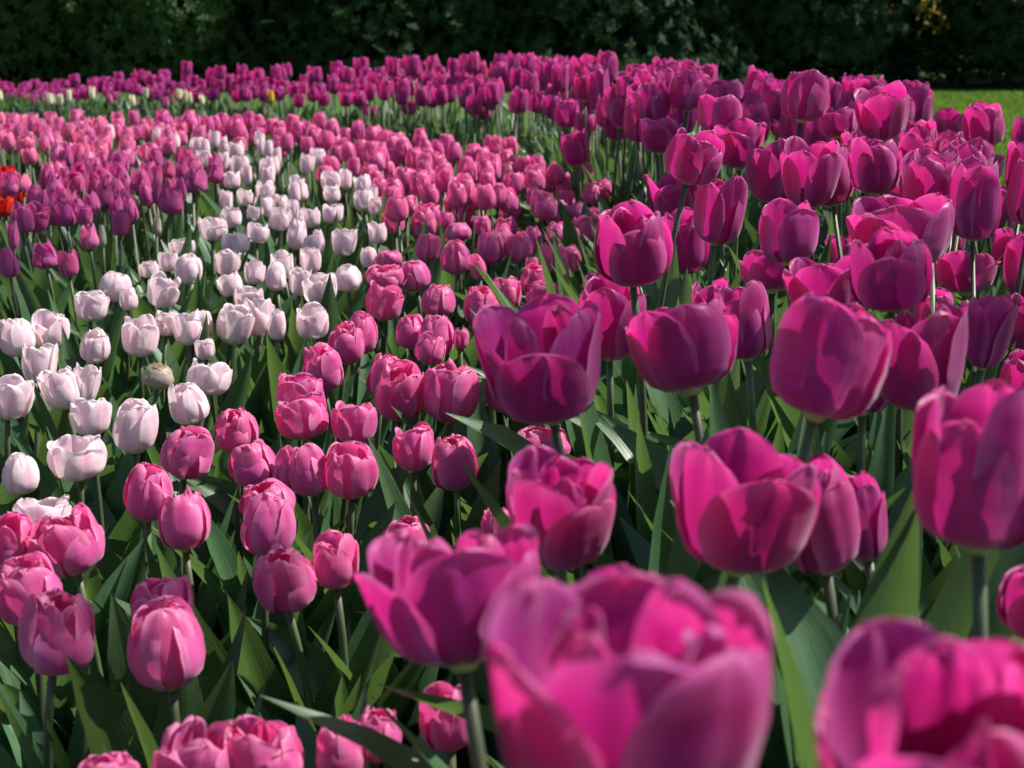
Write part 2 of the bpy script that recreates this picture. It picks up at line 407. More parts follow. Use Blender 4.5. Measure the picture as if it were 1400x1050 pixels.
def kind_name(kind): return {'white': 'blush_tulip'}.get(kind, kind + '_tulip')

FAR = {}; FAR_MB = {}
def far_mesh(kind, style, pet, h, w, rnd):
    """small whole tulips for where the photograph shows no more than a dab of each: bloom, stem and leaves in one mesh"""
    key = (kind, style, pet, h)
    if key not in FAR:
        r = random.Random(hash(kind) % 1000 if False else sum(map(ord, kind + style + pet))); FAR[key] = []
        for k in range(9):
            mb = MB(); hh = SIZES.get(kind, (0.05, 1.1)); RR = 0.5 * hh[0]; HH = hh[0] * hh[1]
            tilt = Matrix.Translation((0, 0, h)) @ Matrix.Rotation(r.uniform(-0.15, 0.15), 4, 'X') @ Matrix.Rotation(r.uniform(-0.15, 0.15), 4, 'Y')
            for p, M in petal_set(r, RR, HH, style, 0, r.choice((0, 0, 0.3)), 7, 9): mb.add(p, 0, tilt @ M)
            s, _ = stem_mb(r, Vector((0, 0, h)), 0.0038, 6, 5); mb.add(s, 1)
            t0 = r.uniform(0, 6.28)
            for q in range(3):
                s = r.uniform(0.6, 0.98) * h * 0.98
                lf = leaf_mb(r, s, s * r.uniform(0.065, 0.105), r.choice((0.3, 0.5, 0.8, 1.2)), 5, 10)
                mb.add(lf, 2, Matrix.Rotation(t0 + q * 2.1 + r.uniform(-0.4, 0.4), 4, 'Z'))
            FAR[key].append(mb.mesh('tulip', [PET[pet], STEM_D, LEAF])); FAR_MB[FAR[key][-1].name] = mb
    return rnd.choice(FAR[key])
def plant_far(kind, p, h0, style, pet, label, group, rnd, scale=1.0, name=None):
    """p: where the bloom's middle is; h0: the height the stock was built for"""
    o = obj(name or kind_name(kind), far_mesh(kind, style, pet, h0, 0, rnd))
    k = scale * rnd.uniform(0.84, 1.10)
    o.location = (p.x, p.y, 0); o.rotation_euler = (rnd.uniform(-.09, .09), rnd.uniform(-.09, .09), rnd.uniform(0, 6.28))
    hz = max(0.2, p.z - 0.025) / h0
    o.scale = (k, k, hz) if abs(hz - k) < 0.25 else (k, k, hz)
    tag(o, label, 'tulip', group)
    return o

# ------------------------------------------------------------------ the tulips one can point at: middle of the bloom, width, height in photo pixels
# magenta tulips of the tall bed: x, y, w, h, form, spread, label
MAG = [
 (1312, 1032, 380, 405, 'open', .1, 'very large blurred magenta tulip cut off by the bottom right corner'),
 (862, 978, 385, 400, 'open', .2, 'huge blurred magenta tulip cut by the bottom edge right of centre, nearest of all'),
 (826, 862, 185, 180, 'cup', 0, 'darker magenta tulip almost hidden behind the huge bloom at the bottom edge'),
 (632, 815, 246, 230, 'open', .9, 'wide open magenta tulip showing its lit inside, above the lone pink bud at the bottom'),
 (767, 692, 147, 170, 'open', .4, 'open magenta cup directly above and behind the widest open bloom with lit inside'),
 (1010, 690, 200, 208, 'open', .5, 'broad magenta tulip with a dark shadow spot low on its front, first of three touching'),
 (1133, 700, 110, 165, 'cup', .2, 'middle magenta tulip of the three touching blooms in a descending row'),
 (1190, 706, 78, 130, 'open', .3, 'smallest and outermost magenta tulip of the three touching blooms in a descending row'),
 (1347, 632, 192, 250, 'cup', .3, 'tall broad blurred magenta tulip cut by the right edge above the corner bloom'),
 (1442, 822, 140, 112, 'cup', 0, 'sliver of a magenta tulip cut by the right edge just above the corner bloom'),
 (756, 492, 168, 178, 'open', .7, 'large leaning magenta tulip with flaring petals beside the pink bed edge'),
 (834, 432, 92, 118, 'cup', .1, 'magenta tulip tucked behind the leaning flared bloom beside the pink bed'),
 (948, 472, 150, 142, 'open', .8, 'dark wide open magenta bowl on a dusky stem in the middle of the tall bed'),
 (1025, 436, 78, 112, 'cup', .2, 'narrow dark magenta tulip wedged behind the open bowl and the long upright cup'),
 (1117, 488, 156, 172, 'cup', .35, 'tall upright magenta cup with violet rims and straight lower sides'),
 (1182, 505, 88, 125, 'cup', 0, 'very dark magenta tulip seen between the tall violet-rimmed cup and its open neighbour'),
 (1265, 486, 150, 166, 'open', .6, 'open magenta tulip with one bright pink folded petal on its outer side'),
 (1346, 452, 66, 112, 'open', .2, 'dark magenta tulip with one upright petal behind the bloom with the folded bright petal'),
 (1402, 516, 70, 80, 'cup', 0, 'dark magenta tulip cut by the edge just above the tall broad edge bloom'),
 (866, 333, 102, 110, 'cup', .3, 'smooth full magenta tulip above the pink bed, first of two touching blooms'),
 (938, 328, 68, 94, 'cup', .3, 'narrower magenta tulip touching the smooth full bloom above the pink bed'),
 (978, 281, 72, 103, 'cup', .1, 'oval magenta tulip with a lit outer side, rising behind two touching cups'),
 (927, 268, 70, 85, 'open', .3, 'bright frilled magenta tulip half covered by the oval bloom with lit outer side'),
 (940, 212, 78, 72, 'cup', .2, 'sunlit magenta tulip whose front petal holds a pale patch of light'),
 (1058, 232, 74, 92, 'open', .3, 'bright open magenta tulip, rear half of the big double-looking sunlit pair'),
 (1106, 236, 82, 96, 'open', .2, 'bright magenta tulip with a pale side petal, front half of the big sunlit pair'),
 (1078, 315, 86, 92, 'cup', .15, 'pale-lit magenta tulip with a silky outer petal, below the big sunlit pair'),
 (1197, 227, 68, 78, 'cup', .3, 'shaded magenta tulip with one glowing outer rim, in front of a darker tall one'),
 (1160, 216, 50, 88, 'cup', .3, 'tall dim magenta tulip just behind the shaded bloom with the glowing rim'),
 (1210, 152, 72, 76, 'open', .2, 'light rosy magenta tulip with a pale base rising before the lawn corner'),
 (1096, 130, 64, 70, 'cup', .3, 'tall magenta tulip standing out above the crowd against the dark shrubs'),
 (1252, 138, 42, 57, 'cup', .1, 'dark upright magenta tulip just where the lawn begins'),
 (1347, 170, 58, 60, 'cup', .3, 'dark purple-shaded magenta tulip standing alone before the bright lawn'),
 (1297, 172, 52, 44, 'cup', .2, 'dull magenta tulip beside the lone dark one before the bright lawn'),
 (1012, 196, 72, 68, 'open', .6, 'half shaded open magenta tulip with one petal splayed to the side'),
 (940, 122, 46, 56, 'cup', .1, None), (948, 97, 28, 34, 'cup', 0, None), (898, 138, 46, 54, 'cup', .2, None),
 (904, 184, 58, 50, 'open', .2, None), (850, 152, 40, 44, 'cup', .2, 'rosy magenta tulip on a long bare stem leaning out over the green leaves'),
 (791, 201, 40, 50, 'cup', .3, 'single dark magenta tulip on a thin bent stem, standing apart at the bed edge'),
 (1276, 203, 50, 62, 'cup', .2, None), (1304, 192, 38, 40, 'open', .2, None), (1245, 214, 44, 54, 'cup', 0, None),
 (1293, 234, 42, 50, 'open', .4, None), (1345, 231, 62, 42, 'open', .5, None), (1330, 207, 30, 26, 'cup', 0, None),
 (1332, 280, 60, 68, 'open', .4, None), (1368, 284, 58, 68, 'open', .4, None), (1412, 262, 74, 98, 'cup', 0, None),
 (1397, 187, 26, 58, 'cup', 0, None), (1253, 254, 48, 34, 'open', .3, None), (1215, 270, 58, 36, 'open', .5, None),
 (1238, 318, 138, 110, 'open', .6, 'wide many-petalled magenta tulip just behind a darker upright cup in the tall bed'),
 (1222, 366, 112, 112, 'cup', .4, 'dark upright magenta cup before the wide many-petalled bloom'),
 (1322, 372, 84, 66, 'open', .4, 'deep purple open magenta bowl with rolled rims in shade near the edge'),
 (1370, 337, 44, 56, 'open', .1, None), (1412, 365, 70, 92, 'cup', .2, None), (1408, 442, 60, 84, 'cup', .1, None),
 (1146, 343, 36, 48, 'open', .1, 'small frilled pale pink tulip far below the magenta heads'), (1300, 327, 36, 40, 'cup', 0, None),
 (1056, 371, 92, 62, 'open', .4, 'sunlit low open magenta tulip with pale rims, below the silky bloom'),
 (1130, 390, 112, 92, 'open', .6, 'dusky open magenta tulip behind the tall violet-rimmed cup'),
 (996, 126, 50, 36, 'cup', .2, None), (1031, 126, 32, 36, 'cup', 0, None), (984, 156, 60, 52, 'cup', .3, None), (1027, 145, 44, 26, 'open', .3, None),
 (1063, 170, 38, 24, 'open', .3, None), (1062, 146, 50, 46, 'open', .2, None), (1145, 140, 40, 32, 'open', .3, None), (1146, 168, 54, 40, 'cup', .2, None),
 (1165, 150, 34, 34, 'cup', 0, None), (1190, 122, 50, 40, 'open', .3, None), (1076, 178, 52, 26, 'open', .3, None), (1130, 172, 30, 40, 'cup', 0, None),
 (900, 103, 30, 30, 'cup', 0, None), (871, 100, 30, 28, 'cup', 0, None), (830, 100, 25, 23, 'cup', 0, None), (800, 118, 34, 38, 'cup', .1, None),
 (821, 125, 22, 34, 'cup', 0, None), (860, 117, 40, 36, 'cup', .1, None), (893, 136, 44, 44, 'cup', .2, None), (786, 107, 27, 22, 'cup', 0, None),
 (764, 126, 28, 27, 'cup', .1, None), (782, 146, 28, 26, 'cup', .1, None), (801, 167, 33, 28, 'cup', .2, None), (805, 148, 28, 24, 'cup', 0, None),
 (841, 178, 36, 28, 'cup', .2, None), (744, 136, 24, 32, 'cup', 0, None), (728, 89, 21, 27, 'cup', 0, 'tallest of the far magenta tulips, poking up against the dark shrubs'),
 (972, 128, 34, 40, 'cup', 0, None), (920, 160, 40, 44, 'cup', .2, None), (1290, 290, 40, 44, 'cup', .1, None), (1175, 310, 44, 40, 'open', .2, None),
 (1268, 420, 60, 60, 'cup', .1, None), (975, 415, 60, 70, 'cup', .1, None),
]
# pink tulips of the low bed
PNK = [
 (68, 862, 98, 118, 'closed', 1, 'plump egg-shaped pink tulip, front one of a pair near the lower edge'),
 (44, 805, 95, 96, 'closed', 1, 'pink tulip overlapped by the plump egg-shaped one before it'),
 (14, 738, 62, 82, 'closed', 0, 'pink tulip cut by the edge beside a half-hidden white bloom'),
 (102, 738, 98, 92, 'cup', 1, 'broad pink tulip with a folded front, in front of the half-hidden white bloom'),
 (200, 672, 63, 82, 'closed', 0, 'slim pink tulip directly below the rounded one next to the lowest white blooms'),
 (249, 618, 70, 74, 'closed', 1, 'rounded pink tulip nearest to the full white egg-shaped bloom'),
 (251, 710, 72, 90, 'closed', 1, 'crisp pink tulip on a clear long stem below the slim pink one'),
 (232, 882, 102, 124, 'closed', 0, 'smooth shaded pink tulip leaning in front of a ruffled one near the lower edge'),
 (223, 828, 84, 76, 'closed', 1, 'ruffle-topped pink tulip behind the smooth shaded leaning one'),
 (391, 785, 84, 96, 'closed', 1, 'full shaded pink tulip with a broad leaf tip rising before its base'),
 (459, 766, 64, 80, 'closed', 0, 'shaded pink tulip half covered by leaves beside the full shaded bloom'),
 (363, 716, 74, 94, 'closed', 0, 'pink tulip with a leaf tip crossing its front, front one of two stacked'),
 (372, 682, 74, 58, 'closed', 1, 'ruffled pink tulip behind the bloom crossed by a leaf tip'),
 (352, 632, 62, 66, 'closed', 1, 'ruffled lit pink tulip above the two stacked blooms'),
 (386, 638, 36, 60, 'closed', 0, 'pink tulip squeezed between the ruffled lit bloom and a tall smooth one'),
 (428, 641, 56, 76, 'closed', 0, 'tall smooth pink tulip in the middle of a tight row of four'),
 (480, 642, 74, 78, 'closed', 0, 'smooth pale-lit pink tulip closing a tight row beside a dark leaf'),
 (325, 585, 60, 62, 'closed', 1, 'squat ruffled pink tulip under a broad pointed leaf at the white edge'),
 (417, 570, 70, 64, 'cup', 0, 'opening pink tulip with a splayed petal in front of another open one'),
 (409, 536, 66, 60, 'cup', 0, 'open-topped pink tulip just behind the one with a splayed petal'),
 (482, 575, 62, 62, 'cup', 0, 'pink tulip with three visible petal tips and a smaller bloom at its back'),
 (442, 501, 55, 68, 'closed', 1, 'rosebud-like pink tulip next to the last white bloom of the band'),
 (472, 468, 50, 58, 'closed', 1, 'lit pink tulip with a pale notch, front one of a pair'),
 (490, 455, 44, 60, 'closed', 0, 'pink tulip behind the lit one with a pale notch'),
 (544, 531, 66, 84, 'closed', 1, 'tall ribbed pink tulip in sharp focus, front one of a pair'),
 (521, 514, 48, 64, 'closed', 1, 'pink tulip peeping out behind the tall ribbed one in sharp focus'),
 (614, 535, 80, 88, 'closed', 1, 'largest sharply focused pink tulip with a crumpled crown'),
 (565, 611, 58, 68, 'closed', 0, 'mauve-tinted shaded pink tulip with a dark leaf tip across it'),
 (624, 630, 64, 80, 'closed', 1, 'egg-shaped pink tulip below the largest sharply focused one'),
 (598, 459, 50, 60, 'closed', 0, 'round pink tulip in front of a cluster of three'),
 (561, 453, 42, 50, 'closed', 0, 'pink tulip behind the round front bloom of a cluster'), (582, 476, 42, 46, 'closed', 0, 'lowest pink tulip of a cluster, under the round one'), (629, 462, 22, 30, 'closed', 0, None),
 (690, 531, 52, 66, 'closed', 1, 'pink tulip partly hidden by the large leaning magenta bloom'), (850, 525, 30, 56, 'closed', 1, 'lit pink tulip glimpsed behind the magenta stems'),
 (742, 606, 78, 48, 'closed', 1, 'pink tulip glimpsed above the open magenta cup'), (558, 732, 64, 54, 'closed', 1, 'frilled pink tulip peeping over the widest open magenta bloom'), (684, 716, 46, 46, 'closed', 1, None),
 (520, 411, 52, 52, 'cup', 0, 'wide smooth pink tulip at the edge of the white band, head tilted up'), (598, 411, 46, 48, 'closed', 1, None),
 (570, 376, 42, 45, 'closed', 0, None), (527, 378, 56, 34, 'closed', 1, None), (533, 353, 36, 24, 'closed', 0, None), (660, 418, 50, 58, 'closed', 1, 'bright red-rimmed pink tulip with a dimpled front'),
 (693, 400, 42, 50, 'closed', 0, None), (732, 380, 38, 44, 'closed', 0, None), (741, 403, 46, 40, 'closed', 1, None), (625, 351, 42, 48, 'closed', 0, None),
 (672, 338, 38, 48, 'closed', 0, None), (584, 339, 34, 40, 'closed', 0, None), (582, 302, 36, 44, 'closed', 1, None), (585, 291, 36, 30, 'closed', 1, None), (609, 300, 20, 24, 'closed', 0, None),
 (627, 317, 36, 28, 'closed', 0, None), (660, 307, 24, 28, 'closed', 1, None), (711, 337, 37, 45, 'closed', 0, None), (733, 325, 22, 36, 'closed', 0, None),
 (754, 352, 32, 44, 'closed', 0, None), (780, 354, 33, 44, 'closed', 0, None), (762, 318, 32, 32, 'closed', 0, None), (783, 322, 18, 22, 'closed', 0, None),
 (656, 364, 22, 38, 'closed', 0, None), (805, 312, 24, 36, 'closed', 1, None), (728, 362, 20, 24, 'closed', 0, None), (812, 385, 34, 26, 'closed', 1, None),
 (615, 976, 76, 96, 'closed', 0, 'lone pink bud below the widest open magenta bloom at the lower edge'),
 (468, 1024, 70, 82, 'closed', 1, 'lit pink tulip at the lower edge, nearer one of a touching pair'),
 (510, 1006, 70, 74, 'closed', 1, 'crumpled pink tulip at the lower edge, rear one of a touching pair'),
 (262, 1046, 122, 116, 'cup', 1, 'very large ruffled pink tulip cut by the lower edge'), (356, 1038, 112, 106, 'cup', 1, 'ruffled pink tulip cut by the lower edge, touching the very large one'),
 (148, 1062, 84, 66, 'cup', 1, 'top of a pink tulip barely showing at the lower edge'),
]
WHT = [
 (8, 542, 62, 62, 'cup', 'white tulip cut by the edge at the start of the lowest white row'), (90, 530, 50, 60, 'cup', 'blush white tulip with a leaf blade standing before its neighbour, below the leftmost pair'), (110, 524, 38, 58, 'cup', 'white tulip behind a narrow upright leaf blade'),
 (123, 570, 56, 54, 'cup', 'cream-lit white tulip crossed by a slanting leaf'), (182, 581, 58, 76, 'closed', 'full egg-shaped white tulip, tallest bloom of the lowest white row'),
 (107, 626, 76, 64, 'cup', 'widest white tulip, petals split open, a leaf tip in front'), (27, 648, 46, 60, 'closed', 'white tulip with one pointed leaf covering half of it near the edge'),
 (60, 704, 74, 52, 'cup', 'white tulip half hidden behind the broad pink one'), (262, 548, 52, 64, 'closed', 'ribbed white tulip above the rounded pink bloom'), (280, 516, 58, 52, 'cup', 'opening white tulip behind the ribbed one'),
 (214, 514, 40, 36, 'closed', 'small greenish grey unopened white tulip among dark leaves'), (53, 497, 48, 58, 'cup', 'white tulip with open tips just over the lowest row'), (25, 460, 46, 56, 'closed', 'lilac-sided white tulip near the edge'),
 (71, 448, 50, 50, 'cup', 'crown-tipped white tulip next to the lilac-sided one'), (127, 471, 38, 50, 'closed', 'peach-tinted closed white tulip'), (122, 418, 44, 42, 'cup', 'lilac white tulip leaning forward above a slanting leaf'),
 (156, 391, 42, 42, 'closed', 'round-topped white tulip at the top left of the near white band'), (190, 459, 48, 58, 'cup', 'white tulip with a frayed side behind a long slanting leaf'), (218, 396, 42, 48, 'cup', 'white tulip with one splayed side petal'),
 (226, 441, 34, 36, 'cup', None), (174, 408, 24, 34, 'closed', None), (258, 448, 40, 50, 'cup', None), (276, 445, 26, 44, 'closed', None), (281, 478, 26, 30, 'closed', None), (314, 444, 48, 54, 'cup', 'pink-sided white tulip on a clear stem with two pointed front tips'),
 (352, 432, 44, 56, 'cup', 'tall white tulip split by a dark upright leaf'), (378, 444, 24, 44, 'closed', None), (425, 439, 42, 48, 'cup', 'last white tulip of the band, one petal standing off, beside the pinks'), (338, 405, 40, 30, 'cup', None), (318, 388, 32, 34, 'cup', None),
 (347, 372, 28, 36, 'cup', None), (308, 358, 34, 38, 'cup', None), (255, 367, 36, 44, 'closed', None), (230, 357, 28, 30, 'cup', None), (250, 338, 34, 24, 'cup', None), (205, 368, 26, 24, 'cup', None),
 (388, 362, 32, 40, 'cup', None), (378, 378, 26, 42, 'closed', None), (408, 384, 30, 42, 'cup', None), (441, 394, 46, 42, 'cup', 'broad white tulip, lowest of the middle white cluster'), (476, 380, 38, 40, 'closed', None), (424, 356, 28, 36, 'cup', None), (402, 320, 26, 44, 'closed', None),
 (469, 330, 34, 40, 'cup', None), (444, 334, 18, 32, 'closed', None), (517, 318, 25, 32, 'cup', 'creamy sunlit white tulip standing apart next to the pinks'), (504, 352, 22, 30, 'closed', None), (426, 334, 26, 30, 'closed', None), (351, 318, 30, 30, 'cup', None), (320, 332, 38, 32, 'cup', None), (290, 312, 40, 32, 'cup', None),
]
for t in [(317,297,27),(362,282,26),(379,280,26),(378,299,29),(346,292,22),(335,269,22),(362,261,26),(316,277,20),(317,246,22),(326,226,25),(346,241,17),(345,231,17),(366,229,20),(369,243,20),(382,231,16),(390,259,18),(408,265,20),(406,226,20),(388,216,14),(434,214,22),(420,252,16),(431,263,20),(452,248,26),(478,248,20),(498,251,23),(455,265,22),(480,267,18),(499,274,27),(516,282,22),(454,291,27),(426,297,26),(403,289,16),(426,314,18),(351,192,18),(349,206,18),(363,201,12),(321,205,24),(294,192,16),(302,199,14),(279,216,22),(270,201,18),(297,220,18),(283,205,14),(253,194,14),(157,184,14),(193,189,15),(223,187,13)]:
    WHT.append((t[0], t[1], t[2], t[2] * 1.15, 'cup', None))
MAU = [(15,251,30,35),(28,298,27,40),(45,296,35,42),(51,266,26,34),(90,292,28,38),(63,347,33,42),(94,360,28,40),(13,358,27,46),(3,326,18,38),(2,395,18,48),(164,305,25,38),(191,290,23,38),(171,273,30,36),(126,277,26,35),(114,294,24,30),(141,266,28,38),(191,245,30,36),(230,273,38,40),(201,266,16,28),(266,245,34,40),(266,226,26,30),(163,234,24,32),(103,251,30,30),(116,253,20,30),(141,243,32,32),(202,232,26,30),(230,219,22,26),(255,213,24,28),(86,268,26,32),(105,232,24,28),(225,243,22,26),(72,276,22,30),(60,280,20,30),(150,285,22,34),(36,300,24,38),(240,262,22,30),(20,295,20,32),(112,243,22,28),(180,225,22,26),(245,235,20,26)]
ROS = [(41,251,20,30),(122,322,27,37),(61,236,18,24),(88,232,22,30),(75,211,22,28),(58,198,18,24),(34,198,22,26),(119,217,24,28),(131,226,20,28),(158,200,20,24),(171,215,30,26),(205,206,26,28),(17,180,16,22),(100,163,16,24),(86,180,18,24),(66,190,16,22),(148,186,16,20),(185,196,16,22),(214,212,18,24)]
BUD = [(213, 307, 14, 30, 'closed bud streaked green and rose at the edge of the mauve tulips'), (140, 322, 12, 32, 'slim green closed bud between two mauve tulips')]

ONES = ['zero','one','two','three','four','five','six','seven','eight','nine','ten','eleven','twelve','thirteen','fourteen','fifteen','sixteen','seventeen','eighteen','nineteen']
TENS = ['', '', 'twenty', 'thirty', 'forty', 'fifty', 'sixty', 'seventy', 'eighty', 'ninety']
def in_words(n):
    n = max(0, min(99, int(round(n))))
    return ONES[n] if n < 20 else TENS[n // 10] + ('' if n % 10 == 0 else '-' + ONES[n % 10])
USED = {}
FORM = {'closed': 'closed', 'cup': 'cupped', 'open': 'open', 'point': 'pointed'}
def auto_label(colour, style, x, y):
    for k in range(12):
        t = '%s %s tulip about %s percent across the picture, %s percent down' % (FORM[style], colour, in_words(x / 14 + (k % 3) * 0.5), in_words(y / 10.5 + (k // 3) * 0.4))
        if t not in USED: break
    USED[t] = 1
    return t

GROUP = {'magenta': 'tall magenta tulips', 'pink': 'pink tulips of the low bed', 'white': 'blush white tulips of the winding band', 'mauve': 'pointed mauve tulips', 'rose': 'rose pink tulips among the mauve ones'}
def z_low(y, w=None):
    z = 1078.0 / (y + 20)
    return z
def placed_pixel(x, y): return 0 <= x <= 1400 and 0 <= y <= 1050

seed = 100
ZFIX = {(767, 692): 0.95, (756, 492): 1.12, (1222, 366): 1.22, (1238, 318): 1.45, (1133, 700): 0.98, (1190, 706): 1.08, (826, 862): 0.62, (1182, 505): 1.35, (1346, 452): 1.3, (1025, 436): 1.45}
LEANX = {(632, 815): -0.07, (756, 492): -0.05, (767, 692): -0.02}
for i, (x, y, w, h, st, mw, lab) in enumerate(MAG):
    real = 0.074 * (1.0 + 0.16 * (st == 'open') + 0.05 * mw)
    z = real * F / w
    seed += 1
    big = w >= 34
    k = ((525 - y) / F) * CP - SP
    if k < 0: z = min(z, (0.53 - CAM_H) / k)                 # no head of the tall bed hangs lower than this
    z = ZFIX.get((x, y), z)
    plant_near('magenta', x, y, w * 1.05, h, st, lab or auto_label('magenta', st, x, y), GROUP['magenta'], seed, z, 4, 1.0, mw * 0.3, (4 if w > 240 else 2) if w > 95 and i % 3 != 2 or w > 240 else 0, big, tilt=0.10, lean_x=LEANX.get((x, y), 0))
for i, (x, y, w, h, st, db, lab) in enumerate(PNK):
    seed += 1
    z = z_low(y)
    if y > 1000: z *= 0.98
    plant_near('pink', x, y, w * 1.06, h, st, lab or auto_label('pink', st, x, y), GROUP['pink'], seed, z, 6 if y > 600 else 5, 1.0, 0, 3 if db else 0, w >= 34, tilt=0.16)
for i, (x, y, w, h, st, lab) in enumerate(WHT):
    seed += 1
    pet = 'green' if lab and 'greenish' in lab else None
    if w >= 22: plant_near('white', x, y, w * 1.08, h, st, lab or auto_label('white', st, x, y), GROUP['white'], seed, z_low(y), 5, 1.0, 0.4 if st == 'cup' else 0, 0, w >= 34, tilt=0.14, pet=pet)
    else:
        rnd = random.Random(seed); p = at(x, y, z_low(y)); plant_far('white', p, 0.45, st, 'white', auto_label('white', st, x, y), GROUP['white'], rnd, w * z_low(y) / F / 0.053); PLACED.append(('white', x, y, w, z_low(y)))
for kind, lst in (('mauve', MAU), ('rose', ROS)):
    for (x, y, w, h) in lst:
        seed += 1; z = z_low(y) * 0.97
        st = 'point' if seed % 4 else 'cup'
        if w >= 24: plant_near(kind, x, y, w, h, st, auto_label(kind, st, x, y), GROUP[kind], seed, z, 3, 1.0, 0.15, 0, w >= 33, tilt=0.12)
        else:
            rnd = random.Random(seed); plant_far(kind, at(x, y, z), 0.45, st, kind, auto_label(kind, st, x, y), GROUP[kind], rnd, w * z / F / 0.046); PLACED.append((kind, x, y, w, z))
for (x, y, w, h, lab) in BUD:
    seed += 1
    plant_near('mauve', x, y, w, h, 'point', lab, GROUP['mauve'], seed, z_low(y), 3, 1.0, 0, 0, False, pet='green', name='tulip_bud')
# red tulips at the edge behind the mauve ones
for k, (x, y, w, h, lab) in enumerate([(8, 240, 26, 26, 'topmost of the red tulips at the edge, petals edged yellow'), (6, 283, 30, 30, 'frilled red tulip under the dark mauve bloom at the edge'), (24, 268, 20, 24, 'red tulip with a yellow rim beside the dark mauve bloom'), (8, 262, 26, 26, 'red tulip half hidden behind the dark mauve bloom at the edge')]):
    plant_near('pink', x, y, w, h, 'open', lab, 'red tulips at the edge of the bed', 900 + k, z_low(y) * 1.05, 3, 1.0, 0.5, 3, False, pet='red', name='red_tulip')

# ------------------------------------------------------------------ the crowd farther off, spread over the beds by distance
def inside(poly, x, y):
    c = False
    for (x1, y1), (x2, y2) in zip(poly, poly[1:] + poly[:1]):
        if (y1 > y) != (y2 > y) and x < (x2 - x1) * (y - y1) / (y2 - y1) + x1: c = not c
    return c
def fill(kind, poly, zf, gap, jit, rnd, limit, style, pet, label, scale, avoid=0.62, singles=999):
    """poly in photo pixels; zf: depth at a pixel row; gap: least distance between plants in metres"""
    got = []; cells = {}
    x0, x1 = min(p[0] for p in poly), max(p[0] for p in poly); y0, y1 = min(p[1] for p in poly), max(p[1] for p in poly)
    for _ in range(60000):
        x, y = rnd.uniform(x0, x1), rnd.uniform(y0, y1)
        if not inside(poly, x, y): continue
        z = zf(x, y)
        p = at(x, y, z)
        if any((p.x - q.x) ** 2 + (p.y - q.y) ** 2 < gap * gap for k in ((-1, -1), (-1, 0), (-1, 1), (0, -1), (0, 0), (0, 1), (1, -1), (1, 0), (1, 1)) for q in cells.get((int(p.x // gap) + k[0], int(p.y // gap) + k[1]), ())): continue
        wpx = F * SIZES.get(kind, (0.05, 1))[0] / z
        if avoid and any(abs(x - a[1]) < avoid * (a[3] + wpx) * 0.5 and abs(y - a[2]) < avoid * (a[3] + wpx) * 0.6 for a in PLACED): continue
        cells.setdefault((int(p.x // gap), int(p.y // gap)), []).append(p)
        got.append((x, y, z))
        if len(got) >= limit: break
    got.sort(key=lambda t: t[2])
    mass = MB(); mats = None
    for k, (x, y, z) in enumerate(got):
        p = at(x, y + rnd.uniform(-jit, jit) * F * 0.05 / z, z)
        if k >= singles:
            me = far_mesh(kind, style, pet, 0.5, 0, rnd); mats = list(me.materials); src = FAR_MB[me.name]
            hz = max(0.2, p.z - 0.025) / 0.5
            mass.add(src, None, Matrix.Translation((p.x, p.y, 0)) @ Matrix.Rotation(rnd.uniform(0, 6.28), 4, 'Z') @ Matrix.Diagonal((scale, scale, hz, 1)))
            continue
        plant_far(kind, p, 0.5 if kind == 'magenta' else 0.45, style, pet, label, GROUP[kind], rnd, scale)
    if mass.f: tag(obj('tulip_mass', mass.mesh('tulip_mass', mats)), kind='stuff')
    return len(got)

rnd = random.Random(5)
z_pk = lambda x, y: 1078.0 / (y + 20)
n_pk = fill('pink', [(235, 168), (330, 170), (440, 184), (520, 188), (600, 206), (690, 212), (745, 236), (818, 258), (815, 300), (770, 312), (720, 318), (640, 300), (610, 300), (560, 300), (540, 262), (500, 240), (440, 226), (380, 192), (300, 185), (236, 182)], z_pk, 0.068, 0.7, rnd, 230, 'closed', 'pink', 'small round pink tulip in the dense far sweep behind the white band', 0.98)
n_rs = fill('rose', [(0, 166), (90, 164), (240, 172), (300, 184), (285, 216), (200, 212), (120, 222), (0, 205)], z_pk, 0.065, 0.4, rnd, 130, 'cup', 'rose', 'small rose pink tulip in the far corner of the low bed', 1.0)
n_mv = fill('mauve', [(60, 215), (285, 205), (285, 250), (120, 300), (20, 300), (70, 250)], z_pk, 0.085, 0.4, rnd, 40, 'point', 'mauve', 'small mauve tulip packed among the other mauve ones of the bed', 1.0, 0.5)
# the far magenta drift: its depth falls from the left edge towards the tall bed
def z_mg(x, y): 
    k = max(0, min(1, x / 760)); far = (1 - k) * 12.0 + k * 6.6
    t = (y - 92 - 22 * (1 - k)) / 50
    return far * (1 - 0.20 * max(-0.3, min(1.3, t)))
n_mg = fill('magenta', [(-10, 113), (100, 112), (200, 108), (300, 103), (420, 103), (520, 99), (640, 98), (760, 98), (770, 112), (760, 142), (700, 150), (600, 142), (500, 138), (380, 137), (250, 136), (130, 134), (-10, 136)], z_mg, 0.098, 0.5, rnd, 230, 'cup', 'magenta', 'small magenta tulip in the long far drift before the dark shrubs', 0.98, 0.5, 140)
for k, (x, y) in enumerate([(248, 97), (300, 103), (536, 97), (577, 97), (649, 95), (693, 96), (671, 144), (655, 157), (503, 153), (561, 150), (188, 106), (386, 104), (110, 112)]):
    plant_far('magenta', at(x, y, z_mg(x, 100) * 0.93), 0.5, 'cup', 'magenta', auto_label('magenta', 'cup', x, y), GROUP['magenta'], rnd, 1.08)
z_tb = lambda x, y: max(1.7, 4.4 - (y - 100) * 0.0135)
